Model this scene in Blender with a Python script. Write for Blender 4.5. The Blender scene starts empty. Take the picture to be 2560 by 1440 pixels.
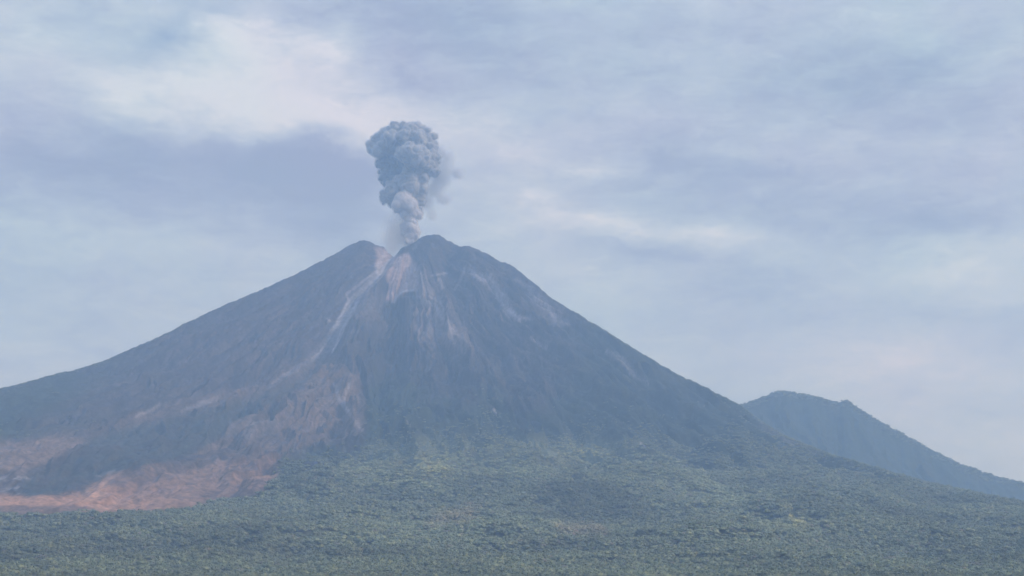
import bpy, math, random
import numpy as np
from mathutils import Vector, noise as mnoise

random.seed(7)
rng = np.random.default_rng(11)
sc = bpy.context.scene
C = sc.collection

# ------------------------------------------------------------------ camera
F = 3615.0                      # focal length in pixels of the 2560 wide photograph
PITCH = math.atan(780 / F)
cam_d = bpy.data.cameras.new('camera')
cam = bpy.data.objects.new('camera', cam_d)
C.objects.link(cam)
cam.location = (0, 0, 0)
cam.rotation_euler = (math.pi / 2 + PITCH, 0, 0)
cam_d.sensor_width = 36
cam_d.lens = 36 * F / 2560
cam_d.clip_start = 1
cam_d.clip_end = 120000
sc.camera = cam
SP, CP = math.sin(PITCH), math.cos(PITCH)


def px_dir(px, py):
    """direction of a photograph pixel -> (azimuth, tan of elevation)"""
    a = (np.asarray(px, float) - 1280) / F
    b = -(np.asarray(py, float) - 720) / F
    x, y, z = a, CP - b * SP, SP + b * CP
    return np.arctan2(x, y), z / np.hypot(x, y)


def project(x, y, z):
    f = y * CP + z * SP
    f = np.where(f < 1, 1, f)
    u = -y * SP + z * CP
    return 1280 + F * x / f, 720 - F * u / f


# ------------------------------------------------------------------ world: overcast sky
SUN_EL, SUN_AZ = math.radians(33), math.radians(108)      # azimuth from +Y towards +X
w = bpy.data.worlds.new('World')
sc.world = w
w.use_nodes = True
nt = w.node_tree
nt.nodes.clear()
N = nt.nodes.new
L = nt.links.new


def val(node, sock, v):
    node.inputs[sock].default_value = v


def math_n(op, a, b=None, clamp=False):
    n = N('ShaderNodeMath'); n.operation = op; n.use_clamp = clamp
    for i, s in enumerate((a, b)):
        if s is None:
            continue
        if isinstance(s, (int, float)):
            n.inputs[i].default_value = s
        else:
            L(s, n.inputs[i])
    return n.outputs[0]


tc = N('ShaderNodeTexCoord')
sep = N('ShaderNodeSeparateXYZ'); L(tc.outputs['Generated'], sep.inputs[0])
az = math_n('ARCTAN2', sep.outputs[0], sep.outputs[1])
el = math_n('ARCSINE', sep.outputs[2])
comb = N('ShaderNodeCombineXYZ'); L(az, comb.inputs[0]); L(el, comb.inputs[1])


def noise_n(vec, scale, detail, rough, stretch=(1, 1, 1), rot=0.0, loc=(0, 0, 0), dist=0.0):
    m = N('ShaderNodeMapping'); L(vec, m.inputs['Vector'])
    m.inputs['Scale'].default_value = stretch
    m.inputs['Rotation'].default_value = (0, 0, rot)
    m.inputs['Location'].default_value = loc
    n = N('ShaderNodeTexNoise'); L(m.outputs[0], n.inputs['Vector'])
    val(n, 'Scale', scale); val(n, 'Detail', detail); val(n, 'Roughness', rough); val(n, 'Distortion', dist)
    return n


# ragged edges: the blob coordinates are pushed about by noise
wn = noise_n(comb.outputs[0], 14, 8, 0.66, (1, 1.8, 1), 0.2)
sub = N('ShaderNodeVectorMath'); sub.operation = 'SUBTRACT'
L(wn.outputs['Color'], sub.inputs[0]); sub.inputs[1].default_value = (0.5, 0.5, 0.5)
mad = N('ShaderNodeVectorMath'); mad.operation = 'MULTIPLY_ADD'
L(sub.outputs[0], mad.inputs[0]); mad.inputs[1].default_value = (0.10, 0.05, 0)
L(comb.outputs[0], mad.inputs[2])
warped = mad.outputs[0]
mad2 = N('ShaderNodeVectorMath'); mad2.operation = 'MULTIPLY_ADD'
wn2 = noise_n(comb.outputs[0], 30, 5, 0.65, (1, 2.2, 1), 0.2, (5, 5, 0))
sub2 = N('ShaderNodeVectorMath'); sub2.operation = 'SUBTRACT'
L(wn2.outputs['Color'], sub2.inputs[0]); sub2.inputs[1].default_value = (0.5, 0.5, 0.5)
L(sub2.outputs[0], mad2.inputs[0]); mad2.inputs[1].default_value = (0.07, 0.018, 0)
L(comb.outputs[0], mad2.inputs[2])
warp_small = mad2.outputs[0]


def ang(px, py):
    a, t = px_dir(px, py)
    return float(a), float(math.atan(t))


def blob(prev, px, py, rx, ry, amp, rot=0, vec=None, kind='QUADRATIC_SPHERE'):
    """adds an elliptical patch of cloud (centre and radii in photograph pixels, set as sky angles)"""
    a, e = ang(px, py)
    m = N('ShaderNodeMapping'); m.vector_type = 'TEXTURE'
    L(vec or warped, m.inputs['Vector'])
    m.inputs['Location'].default_value = (a, e, 0)
    m.inputs['Rotation'].default_value = (0, 0, math.radians(-rot))
    m.inputs['Scale'].default_value = (rx / F, ry / F, 1)
    g = N('ShaderNodeTexGradient'); g.gradient_type = kind
    L(m.outputs[0], g.inputs['Vector'])
    n = N('ShaderNodeMath'); n.operation = 'MULTIPLY_ADD'
    L(g.outputs['Fac'], n.inputs[0]); n.inputs[1].default_value = amp
    if isinstance(prev, (int, float)):
        n.inputs[2].default_value = prev
    else:
        L(prev, n.inputs[2])
    return n.outputs[0]


# (x, y, rx, ry, amplitude, tilt): tilt > 0 falls to the right as in the picture
CLOUDS = [
    (620, 110, 330, 170, .50, 12), (830, 150, 260, 120, .34, 18), (520, 250, 480, 190, .52, 4),
    (285, 215, 130, 80, .34, 0), (760, 290, 420, 170, .42, 8), (1000, 330, 330, 120, .20, 10),
    (880, 275, 380, 110, .30, 8), (1230, 335, 420, 110, .28, 10), (340, 285, 300, 80, .22, 0), (470, 340, 420, 50, .10, 3), (290, 212, 110, 62, .26, 0), (380, 160, 150, 40, .16, -25), (420, 175, 130, 50, .14, -20), (560, 85, 170, 60, .16, -18), (700, 70, 170, 50, .14, 14), (860, 140, 180, 50, .16, 20), (640, 190, 260, 45, .12, 8), (560, 285, 260, 40, .10, 0),
    (50, 150, 420, 260, .18, 0), (60, 30, 420, 160, .12, 0),
    (1480, 428, 150, 50, .34, 0), (1330, 485, 210, 60, .26, 8), (1480, 540, 270, 48, .46, 3),
    (1600, 572, 250, 46, .26, 10), (1790, 582, 330, 60, .34, 6), (1330, 380, 520, 220, .16, 0),
    (1430, 650, 560, 150, .20, 8), (2450, 665, 620, 120, .34, -4), (2310, 603, 240, 40, .18, 2),
    (2560, 745, 330, 110, .24, 0), (2290, 900, 620, 150, .24, 4), (2480, 1090, 900, 260, .22, 0),
    (2350, 60, 800, 300, .14, 0), (210, 590, 520, 110, .16, 4), (120, 900, 900, 260, .05, 0),
    (1200, 560, 420, 120, .14, 5), (1700, 900, 700, 200, .08, 15),
    (620, 420, 620, 190, -.42, 6), (730, 395, 330, 70, -.34, 4), (860, 450, 260, 190, -.44, 30), (880, 400, 260, 130, -.14, 0), (260, 430, 640, 170, -.34, 8),
    (30, 400, 500, 260, -.14, 0), (820, 580, 380, 130, -.18, 20),
    (1230, 110, 640, 300, -.24, 6), (2130, 190, 560, 170, -.24, 5), (1850, 450, 620, 200, -.24, 4),
    (2350, 545, 620, 90, -.30, 3), (1790, 330, 420, 170, -.06, 0), (1600, 625, 420, 60, -.20, 8),
    (2200, 790, 900, 110, -.14, 4), (420, 790, 900, 160, -.05, -8), (1900, 700, 500, 70, -.10, 4),
]
s = 0.5
for c in CLOUDS:
    s = blob(s, *c[:4], c[4] * (1.7 if c[3] < 80 else 1.55), rot=c[5], vec=warp_small if c[3] < 80 else None)
n1 = noise_n(warped, 7, 7, 0.55, (1, 2.6, 1), 0.10)
n2 = noise_n(warp_small, 22, 8, 0.62, (1, 3.0, 1), 0.16, (3, 1, 0), 0.4)
s = math_n('ADD', s, math_n('MULTIPLY', math_n('SUBTRACT', n1.outputs['Fac'], 0.5), 1.1))
s = math_n('ADD', s, math_n('MULTIPLY', math_n('SUBTRACT', n2.outputs['Fac'], 0.5), 0.95))
s = math_n('ADD', math_n('MULTIPLY', s, 0.74), 0.09)
ramp = N('ShaderNodeValToRGB'); L(s, ramp.inputs[0])
SKYGAIN = 1.2
cr = ramp.color_ramp
cr.interpolation = 'LINEAR'
stops = [(0.0, (.262, .300, .455)), (0.24, (.325, .378, .540)), (0.46, (.430, .508, .655)),
         (0.64, (.515, .598, .720)), (0.80, (.610, .685, .790)), (1.0, (.735, .79, .875))]
cr.elements[0].position, cr.elements[0].color = stops[0][0], (*stops[0][1], 1)
cr.elements[1].position, cr.elements[1].color = stops[-1][0], (*stops[-1][1], 1)
for p, c in stops[1:-1]:
    e = cr.elements.new(p); e.color = (*c, 1)
# hue drifts between lilac and grey green
n4 = noise_n(warp_small, 70, 4, 0.6, (1, 2.2, 1), 0.1, (2, 9, 0))
s = math_n('ADD', s, math_n('MULTIPLY', math_n('SUBTRACT', n4.outputs['Fac'], 0.5), 0.30))
L(s, ramp.inputs[0])
n3 = noise_n(comb.outputs[0], 5, 3, 0.5, (1, 1.6, 1), 0.0, (7, 2, 0))
hr = N('ShaderNodeValToRGB'); L(n3.outputs['Fac'], hr.inputs[0])
hr.color_ramp.elements[0].position = 0.36; hr.color_ramp.elements[0].color = (0.95, 1.03, .99, 1)
hr.color_ramp.elements[1].position = 0.66; hr.color_ramp.elements[1].color = (1.055, 0.985, 1.02, 1)
hm = N('ShaderNodeMix'); hm.data_type = 'RGBA'; hm.blend_type = 'MULTIPLY'; hm.inputs[0].default_value = 1
L(ramp.outputs[0], hm.inputs[6]); L(hr.outputs[0], hm.inputs[7])
# an overcast sky is brighter and bluer towards the zenith than near the horizon
zr = N('ShaderNodeMapRange'); zr.interpolation_type = 'SMOOTHSTEP'
L(sep.outputs[2], zr.inputs[0]); zr.inputs[1].default_value = 0.34; zr.inputs[2].default_value = 0.95
zm = N('ShaderNodeMix'); zm.data_type = 'RGBA'
L(zr.outputs[0], zm.inputs[0])
zm.inputs[6].default_value = (0.84, 0.87, .865, 1)
zm.inputs[7].default_value = (1.25, 1.5, 2.05, 1)
hz2 = N('ShaderNodeMix'); hz2.data_type = 'RGBA'; hz2.blend_type = 'MULTIPLY'; hz2.inputs[0].default_value = 1
L(hm.outputs[2], hz2.inputs[6]); L(zm.outputs[2], hz2.inputs[7])
# the clear sky behind, seen in the gap
sky = N('ShaderNodeTexSky'); sky.sky_type = 'NISHITA'; sky.sun_disc = False
sky.sun_elevation = SUN_EL
sky.sun_rotation = SUN_AZ
gap = 0.0
for c in [(400, 95, 190, 90, 1.1, -28), (300, 140, 190, 110, .55, 0), (520, 25, 160, 60, .6, -10)]:
    gap = blob(gap, *c[:5], rot=c[5])
bg1 = N('ShaderNodeBackground'); L(sky.outputs[0], bg1.inputs[0]); val(bg1, 'Strength', 0.15)
bg2 = N('ShaderNodeBackground'); L(hz2.outputs[2], bg2.inputs[0]); val(bg2, 'Strength', SKYGAIN)
mx = N('ShaderNodeMixShader')
gapc = math_n('MULTIPLY', gap, 0.6, True)
L(gapc, mx.inputs[0]); L(bg2.outputs[0], mx.inputs[1]); L(bg1.outputs[0], mx.inputs[2])
wo = N('ShaderNodeOutputWorld'); L(mx.outputs[0], wo.inputs[0])
w.cycles.sampling_method = 'MANUAL'
w.cycles.sample_map_resolution = 512

# ------------------------------------------------------------------ sun
sl = bpy.data.lights.new('sun', 'SUN')
sl.energy = 2.3
sl.angle = math.radians(6)
sl.color = (1.0, 0.95, 0.88)
so = bpy.data.objects.new('sun', sl)
C.objects.link(so)
sd = Vector((math.sin(SUN_AZ) * math.cos(SUN_EL), math.cos(SUN_AZ) * math.cos(SUN_EL), math.sin(SUN_EL)))
so.rotation_euler = sd.to_track_quat('Z', 'Y').to_euler()

# ------------------------------------------------------------------ exposure and sampling
sc.view_settings.view_transform = 'Standard'
sc.view_settings.look = 'None'
sc.view_settings.exposure = 0
sc.view_settings.gamma = 1
sc.cycles.max_bounces = 6
sc.cycles.diffuse_bounces = 2
sc.cycles.volume_bounces = 2
sc.cycles.transparent_max_bounces = 16
sc.cycles.use_denoising = True
sc.cycles.volume_step_rate = 1.0
sc.cycles.volume_max_steps = 256
sc.cycles.sample_clamp_indirect = 4


# ------------------------------------------------------------------ helpers
def tag(o, label=None, cat=None, group=None, kind=None):
    if label: o['label'] = label
    if cat: o['category'] = cat
    if group: o['group'] = group
    if kind: o['kind'] = kind
    return o


def mesh_obj(name, verts, faces, mat, parent=None, smooth=True):
    """verts (n,3) array, faces (m,3|4) array"""
    me = bpy.data.meshes.new(name)
    v = np.ascontiguousarray(verts, dtype=np.float32)
    f = np.ascontiguousarray(faces, dtype=np.int32)
    me.vertices.add(len(v)); me.vertices.foreach_set('co', v.ravel())
    k = f.shape[1]
    me.loops.add(f.size); me.loops.foreach_set('vertex_index', f.ravel())
    me.polygons.add(len(f))
    me.polygons.foreach_set('loop_start', np.arange(0, f.size, k, dtype=np.int32))
    me.polygons.foreach_set('loop_total', np.full(len(f), k, dtype=np.int32))
    me.polygons.foreach_set('use_smooth', np.full(len(f), smooth))
    me.update(calc_edges=True)
    me.validate()
    o = bpy.data.objects.new(name, me)
    C.objects.link(o)
    if mat: me.materials.append(mat)
    if parent: o.parent = parent
    return o


def set_col(o, name, arr):
    a = o.data.attributes.new(name, 'FLOAT_COLOR', 'POINT')
    full = np.ones((len(arr), 4), np.float32); full[:, :3] = arr
    a.data.foreach_set('color', full.ravel())


# ---- gradient noise on arrays
_perm = rng.permutation(1024)
_perm = np.concatenate([_perm, _perm, _perm])
_g2 = np.stack([np.cos(np.arange(1024) * 2.399963), np.sin(np.arange(1024) * 2.399963)], 1)
_g3 = rng.normal(size=(1024, 3)); _g3 /= np.linalg.norm(_g3, axis=1)[:, None]


def pn2(x, y):
    xi = np.floor(x).astype(np.int64); yi = np.floor(y).astype(np.int64)
    xf = x - xi; yf = y - yi
    u = xf * xf * xf * (xf * (xf * 6 - 15) + 10); v = yf * yf * yf * (yf * (yf * 6 - 15) + 10)
    xi &= 1023; yi &= 1023

    def g(ix, iy, dx, dy):
        h = _perm[_perm[ix & 1023] + (iy & 1023)]
        return _g2[h, 0] * dx + _g2[h, 1] * dy
    a = g(xi, yi, xf, yf); b = g(xi + 1, yi, xf - 1, yf)
    c = g(xi, yi + 1, xf, yf - 1); d = g(xi + 1, yi + 1, xf - 1, yf - 1)
    return (a + u * (b - a) + v * ((c + u * (d - c)) - (a + u * (b - a)))) * 1.5


def pn3(p):
    i = np.floor(p).astype(np.int64); f = p - i
    u = f * f * f * (f * (f * 6 - 15) + 10)
    out = 0
    for dx in (0, 1):
        for dy in (0, 1):
            for dz in (0, 1):
                h = _perm[_perm[_perm[(i[:, 0] + dx) & 1023] + ((i[:, 1] + dy) & 1023)] + ((i[:, 2] + dz) & 1023)]
                g = _g3[h]
                dot = g[:, 0] * (f[:, 0] - dx) + g[:, 1] * (f[:, 1] - dy) + g[:, 2] * (f[:, 2] - dz)
                wt = (u[:, 0] if dx else 1 - u[:, 0]) * (u[:, 1] if dy else 1 - u[:, 1]) * (u[:, 2] if dz else 1 - u[:, 2])
                out = out + dot * wt
    return out * 1.5


def fbm(x, y, oct=4, gain=.5, ridged=False):
    s, a, t = 0, 1.0, 0
    for k in range(oct):
        n = pn2(x * 2 ** k + 17.3 * k, y * 2 ** k + 5.1 * k)
        if ridged: n = 1 - 2 * np.abs(n) * 1.3
        s = s + n * a; t += a; a *= gain
    return s / t


def smooth(a, b, x):
    t = np.clip((x - a) / (b - a), 0, 1)
    return t * t * (3 - 2 * t)


def poly_sdf(X, Y, pts):
    pts = np.array(pts, float); n = len(pts)
    d = np.full(X.shape, 1e9); inside = np.zeros(X.shape, bool)
    for i in range(n):
        ax, ay = pts[i]; bx, by = pts[(i + 1) % n]
        ex, ey = bx - ax, by - ay
        t = np.clip(((X - ax) * ex + (Y - ay) * ey) / (ex * ex + ey * ey + 1e-9), 0, 1)
        d = np.minimum(d, np.hypot(X - ax - t * ex, Y - ay - t * ey))
        cond = ((ay > Y) != (by > Y)) & (X < (bx - ax) * (Y - ay) / (by - ay + 1e-12) + ax)
        inside ^= cond
    return np.where(inside, -d, d)


def stroke(X, Y, pts, wid):
    """distance to a polyline divided by its (tapering) width, and the signed side"""
    pts = np.array(pts, float); n = len(pts)
    wid = np.interp(np.linspace(0, 1, n), np.linspace(0, 1, len(wid)), wid)
    best = np.full(X.shape, 1e9); side = np.zeros(X.shape)
    for i in range(n - 1):
        ax, ay = pts[i]; bx, by = pts[i + 1]
        ex, ey = bx - ax, by - ay
        t = np.clip(((X - ax) * ex + (Y - ay) * ey) / (ex * ex + ey * ey), 0, 1)
        dx, dy = X - ax - t * ex, Y - ay - t * ey
        q = np.hypot(dx, dy) / (wid[i] + t * (wid[i + 1] - wid[i]))
        m = q < best
        best = np.where(m, q, best)
        side = np.where(m, np.sign(ex * dy - ey * dx), side)
    return best, side


# ------------------------------------------------------------------ terrain
XC, YC = -740.0, 10050.0
PL = ([0, 256, 781, 1279, 1694, 2247, 2800, 3500, 5000, 8000, 12000, 24000],
      [2500, 2489, 2240, 2019, 1826, 1590, 1460, 1330, 1050, 650, 300, 60])
PR = ([0, 215, 450, 712, 1017, 1487, 1902, 2317, 2618, 3100, 3900, 5500, 9000, 24000],
      [2520, 2515, 2430, 2337, 2088, 1812, 1549, 1355, 1150, 960, 740, 480, 220, 60])
PF = ([0, 150, 250, 700, 1200, 1750, 2400, 3100, 4000, 5000, 6500, 8000, 10000, 24000],
      [2480, 2450, 2400, 2090, 1740, 1400, 1060, 770, 500, 280, 62, -15, -32, -40])


def prof(P, r):
    """piecewise profile, softened"""
    a = np.interp(r, *P)
    dr = 40 + r * 0.06
    return (a + np.interp(np.maximum(r - dr, 0), *P) + np.interp(r + dr, *P)) / 3


MAIN = [(-2500, 1260), (-1500, 1180), (-800, 1095), (-300, 1030), (0, 972), (60, 958), (130, 938), (200, 922), (260, 903),
        (330, 872), (400, 842), (470, 806), (550, 768), (640, 730), (730, 690), (790, 660), (850, 628), (885, 607),
        (908, 601), (925, 604), (940, 612), (959, 618), (970, 632), (985, 642), (1000, 624), (1008, 618), (1031, 610), (1047, 596),
        (1069, 588), (1095, 587), (1112, 596), (1147, 616), (1175, 616), (1219, 635), (1256, 657), (1262, 655), (1287, 669),
        (1344, 716), (1381, 747), (1428, 776), (1500, 819), (1600, 882), (1700, 940), (1760, 967), (1800, 988), (1850, 1013),
        (1906, 1055), (1959, 1090), (2011, 1112), (2064, 1136), (2134, 1157), (2300, 1208), (2560, 1262), (3000, 1340), (3600, 1420)]
HILL = [(1500, 1260), (1700, 1110), (1800, 1040), (1850, 1013), (1870, 1007), (1910, 993), (1945, 979), (1962, 977), (1990, 983), (2030, 990), (2075, 1001),
        (2100, 1006), (2108, 1003), (2122, 1003), (2160, 1030), (2220, 1065), (2290, 1103), (2345, 1133), (2400, 1160), (2480, 1188), (2520, 1199),
        (2560, 1205), (2800, 1240), (3200, 1300), (3800, 1400)]


def sil(points, azs):
    a, t = px_dir([p[0] for p in points], [p[1] for p in points])
    return np.interp(azs, a, t)


STEP = math.radians(0.030)
dense = np.arange(-math.radians(21.0), math.radians(21.0), STEP)
mid = np.arange(math.radians(21.0), math.radians(60), math.radians(0.5))
wide = np.arange(math.radians(60), math.radians(180.1), math.radians(6))
wide[-1] = math.pi
AZ = np.concatenate([-wide[::-1], -mid[::-1], dense, mid, wide])
D = np.concatenate([np.geomspace(30, 3000, 70)[:-1], np.arange(3000, 10700, 8.5), np.geomspace(10700, 22000, 70)])
A2, D2 = np.meshgrid(AZ, D)
X = D2 * np.sin(A2); Y = D2 * np.cos(A2)
R = np.hypot(X - XC, Y - YC)
PH = np.arctan2(X - XC, -(Y - YC))            # 0 = towards the camera, + = right
cosf = np.cos(PH)
wf = np.clip(cosf, 0, 1) ** 1.25
sidew = smooth(-0.55, 0.55, np.sin(PH))
Z = (prof(PL, R) * (1 - sidew) + prof(PR, R) * sidew) * (1 - wf) + prof(PF, R) * wf
Z = np.where(D2 < 2600, np.minimum(Z, -26 + np.clip(D2 - 300, 0, None) * 0.008), Z)
jb = smooth(1500, 3600, D2)
Z = Z * jb + np.minimum(Z, -26 + np.clip(D2 - 300, 0, None) * 0.012) * (1 - jb)
T = sil(MAIN, AZ)
T = T + (pn2(AZ * F / 26, AZ * 0) * 2.2 + pn2(AZ * F / 9, AZ * 0 + 4) * 1.9) / F * (np.abs(AZ) < .37)
inpic = smooth(math.radians(50), math.radians(30), np.abs(AZ))
far = D > 7000


def fit_columns(Z, fine):
    tan = Z[far] / D[far][:, None]
    cur = tan.max(0)
    k = T / cur
    if not fine:
        ker = np.exp(-np.linspace(-2, 2, 61) ** 2); ker /= ker.sum()
        k = np.convolve(np.pad(k, 30, 'edge'), ker, 'valid')
    k = 1 + (k - 1) * inpic
    return k[None, :], tan.argmax(0) + np.argmax(far)


k, ci = fit_columns(Z, False)
Z = np.where(Z > 0, Z * (1 + (k - 1) * smooth(6000, 9300, D2)), Z)
PX, PY = project(X, Y, Z)                      # where the smooth terrain lies in the photograph
crest = D[fit_columns(Z, False)[1]]
front = smooth(60, -60, D2 - crest[None, :]) * (np.abs(A2) < 0.6)
BX, BY = PX.copy(), PY.copy()

# --- relief: radial gullies, widening downhill
rr = R / 1000
wv = fbm(X / 500, Y / 500, 3) * 0.035
u = PH + wv
fq = np.zeros_like(R)
wv2 = fbm(X / 330 + 3, Y / 330, 3) * 0.05
for freq, amp, r0, r1 in ((5.5, 56, .25, 1.5), (12, 50, .3, 1.5), (27, 36, .4, 1.6), (60, 20, .5, 1.8), (120, 9, .8, 2.4)):
    g = pn2((u + wv2 * (freq < 100)) * freq + 3.1 * freq, rr * 0.8 + 0.5 * np.sin(u * 3) + freq)
    g = 0.75 - 2.2 * np.abs(g)
    fq += g * amp * smooth(r0 * .3, r1, rr) * (1 - 0.85 * smooth(3.0, 5.2, rr))
CHAN = [(988, 640), (972, 660), (935, 700), (893, 740), (876, 762), (858, 800), (832, 845), (800, 888)]
qc, _ = stroke(BX, BY, CHAN, [24, 34, 44])
calm = 1 - .85 * np.exp(-qc ** 2) * front
Z += fq * smooth(9.0, 5.5, rr) * calm
rockw = smooth(3.6, 2.0, rr)
Z += fbm(X / 110, Y / 110, 4, .6, True) * 15 * rockw * calm
Z += fbm(X / 420, Y / 420, 4) * 60 * smooth(2.0, 3.6, rr) * smooth(2600, 4200, D2) * smooth(9, 6, rr)
Z += fbm(X / 130, Y / 130, 3) * 20 * smooth(2.0, 3.6, rr) * smooth(2600, 4200, D2) * smooth(9, 6, rr)

jit = fbm(X / 160, Y / 160, 4) * 14
jit2 = fbm(X / 160 + 40, Y / 160 + 9, 4) * 14
QX, QY = BX + jit, BY + jit2 * .6


def ridge(pts, wid, h):
    global Z
    q, _ = stroke(QX, QY, pts, wid)
    Z += h * np.exp(-q * q) * front


CHAN = [(988, 640), (972, 660), (935, 700), (893, 740), (876, 762), (858, 800), (832, 845), (800, 888)]
ridge(CHAN, [12, 15, 16, 17, 19, 22, 26, 28], -34)
ridge([(800, 888), (755, 915), (705, 945), (670, 970)], [18, 10], -22)
ridge([(1040, 612), (1003, 655), (965, 705), (925, 765), (892, 830), (870, 900), (865, 980), (890, 1060)], [20, 26, 30, 34], 58)
ridge([(925, 605), (900, 650), (850, 720), (800, 790), (760, 850)], [14, 22], 26)
ridge([(1095, 592), (1060, 660), (1050, 720), (1078, 780), (1130, 850), (1195, 930), (1270, 1040)], [18, 24, 30], 50)
ridge([(1155, 622), (1165, 660), (1215, 715), (1290, 790), (1380, 880), (1500, 1010), (1600, 1100)], [14, 26, 40], 62)
ridge([(1115, 660), (1130, 720), (1180, 790), (1230, 880), (1270, 960)], [18, 28, 34], -70)
ridge([(985, 755), (965, 830), (950, 920), (945, 1020)], [14, 24], -46)
ridge([(1225, 760), (1275, 850), (1350, 950), (1430, 1060)], [20, 30], -40)
ridge([(1300, 700), (1400, 800), (1540, 900), (1700, 1020), (1850, 1120)], [16, 30], 24)
ridge([(1330, 800), (1450, 910), (1600, 1030), (1740, 1140)], [18, 34], -34)
ridge([(700, 760), (560, 850), (380, 950), (200, 1030)], [14, 30], 20)
ridge([(720, 860), (560, 950), (400, 1020), (240, 1090)], [14, 26], -22)
# the old lava shelf that ends in a bank above the sand plain
SHELF = [(-300, 1120), (0, 1105), (190, 1088), (330, 1052), (480, 1000), (640, 950), (720, 950), (690, 1005), (600, 1052), (572, 1082),
         (560, 1100), (470, 1140), (330, 1165), (250, 1195), (200, 1226), (150, 1236), (60, 1234), (-300, 1240)]
sd_shelf = poly_sdf(BX + jit * .7, BY + jit2 * .4, SHELF)
Z += 34 * smooth(10, -22, sd_shelf) * front * smooth(1000, 1150, BY)
# mounds in the forest
for mx_, my_, rx, ry, h in [(1180, 1172, 95, 26, 26), (1460, 1228, 190, 40, 40), (1030, 1232, 150, 20, 18), (2060, 1290, 190, 40, 34),
                            (1640, 1235, 110, 30, 20), (340, 1195, 90, 20, 26), (1760, 1370, 260, 30, 22), (700, 1330, 380, 24, 18),
                            (2350, 1330, 260, 30, 26), (1250, 1340, 240, 22, 18)]:
    Z += 1.5 * h * np.exp(-(((QX - mx_) / rx) ** 2 + ((QY - my_) / ry) ** 2)) * front

# --- meet the skyline of the photograph with local changes near the crest only
for it in range(14):
    tan = Z / D2
    cap = (T * 1.0)[None, :] * D2
    over = (Z > cap) & (D2 > 6500) & (inpic[None, :] > .5)
    Z = np.where(over, cap - (Z - cap) * 0.25, Z)
    kf, ci = fit_columns(Z, True)
    dc = D[ci]
    ker = np.ones(7) / 7
    dcs = np.convolve(np.pad(dc, 3, 'edge'), ker, 'valid')
    Z += (T - T / kf[0])[None, :] * D2 * np.exp(-((D2 - dc[None, :]) / 160) ** 2) * inpic[None, :]
# rubble on the crest
Z += fbm(X / 38, Y / 38, 3, .6) * 8.0 * smooth(2.6, 1.0, rr)
# fade to nothing where the hill and the far plain take over
Z = np.where(D2 > 15000, Z * (1 - smooth(15000, 22000, D2) * .8), Z)

# --- surface colours (albedo of the ground itself)
FX, FY = project(X, Y, Z)
n_a = fbm(X / 260, Y / 260, 5, .6)
n_b = fbm(X / 60, Y / 60, 4, .6)
n_c = fbm(X / 26, Y / 26, 2, .7)
fjx = jit + 5 * fbm(X / 34, Y / 34, 2, .7); fjy = jit2 + 5 * fbm(X / 34 + 9, Y / 34, 2, .7)
streak = (.45 + 1.1 * np.clip(fbm(X / 330 + 7, Y / 330, 3) + .5, 0, 1)) * (pn2(u * 45, rr * 1.3 + 3) * .5 + pn2(u * 120, rr * 2.4) * .5 + pn2(u * 300, rr * 4) * .4)
VEG_D = np.array((.036, .046, .034)); VEG_G = np.array((.085, .094, .058))
ROCK = np.array((.045, .042, .047)); ASH = np.array((.112, .088, .080)); PALE = np.array((.40, .36, .37))
RUST = np.array((.18, .130, .105)); SAND = np.array((.385, .215, .135)); SCREE = np.array((.30, .225, .205))


def lay(col, c, m):
    return col + (np.asarray(c) - col) * np.clip(m, 0, 1)[..., None]


vis = front
col = np.zeros(X.shape + (3,)) + ROCK
col = lay(col, ASH, smooth(-.15, .5, streak + n_a * .5) * .55)
# green cover: below a ragged line; higher on the right
line = np.interp(FX, [-400, 0, 400, 640, 900, 930, 1000, 1300, 1700, 2100, 2600], [900, 930, 900, 1200, 1100, 930, 960, 1010, 960, 960, 960])
veg = smooth(-60, 60, FY - line + n_a * 130 + streak * 60)
veg = np.maximum(veg, smooth(1360, 1520, FX + n_a * 120 + (FY - 800) * .2) * smooth(760, 830, FY) * .75)
veg = np.where(D2 > crest[None, :] + 100, 1.0, veg)
veg = veg * (1 - 0.0)


def P(pts, soft=10, jx=1.0):
    return smooth(soft, -soft, poly_sdf(FX + fjx * jx, FY + fjy * jx * .7, pts)) * vis


def S(pts, wid, soft=.35, jx=.6):
    q, _ = stroke(FX + fjx * jx, FY + fjy * jx * .7, pts, wid)
    return smooth(1 + soft, 1 - soft, q + .9 * n_c) * vis


# dry, reddish sweep at the lower left
sweep = P([(-300, 1090), (0, 1100), (190, 1080), (330, 1040), (520, 985), (640, 960), (760, 900), (850, 900), (900, 960), (905, 1080),
           (800, 1110), (705, 1140), (685, 1200), (660, 1222), (520, 1262), (380, 1280), (150, 1286), (-300, 1292)], 16)
ashy = P([(300, 900), (560, 780), (820, 720), (900, 760), (900, 960), (760, 960), (560, 1040), (330, 1060), (100, 1090), (60, 1060), (180, 1010)], 50, 2)
veg = veg * (1 - sweep) * (1 - .75 * ashy)
col = lay(col, VEG_D, veg)
gz = smooth(1070, 1150, FY + n_a * 60) * (.35 + .65 * smooth(-.2, .4, n_a + n_b * .4))
col = lay(col, VEG_G, veg * gz)
col = lay(col, ASH * np.array((.85, .85, .95)), ashy * (.32 + .18 * streak))
col = lay(col, RUST * .8, sweep * (.55 + .35 * n_a + .3 * n_b + .2 * streak))
dark = P([(190, 1100), (330, 1064), (480, 1030), (700, 975), (770, 930), (790, 950), (700, 1010), (640, 1060), (600, 1110), (470, 1180), (300, 1230),
          (200, 1260), (100, 1260), (50, 1240), (50, 1200), (130, 1150), (200, 1130)], 24)
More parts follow.
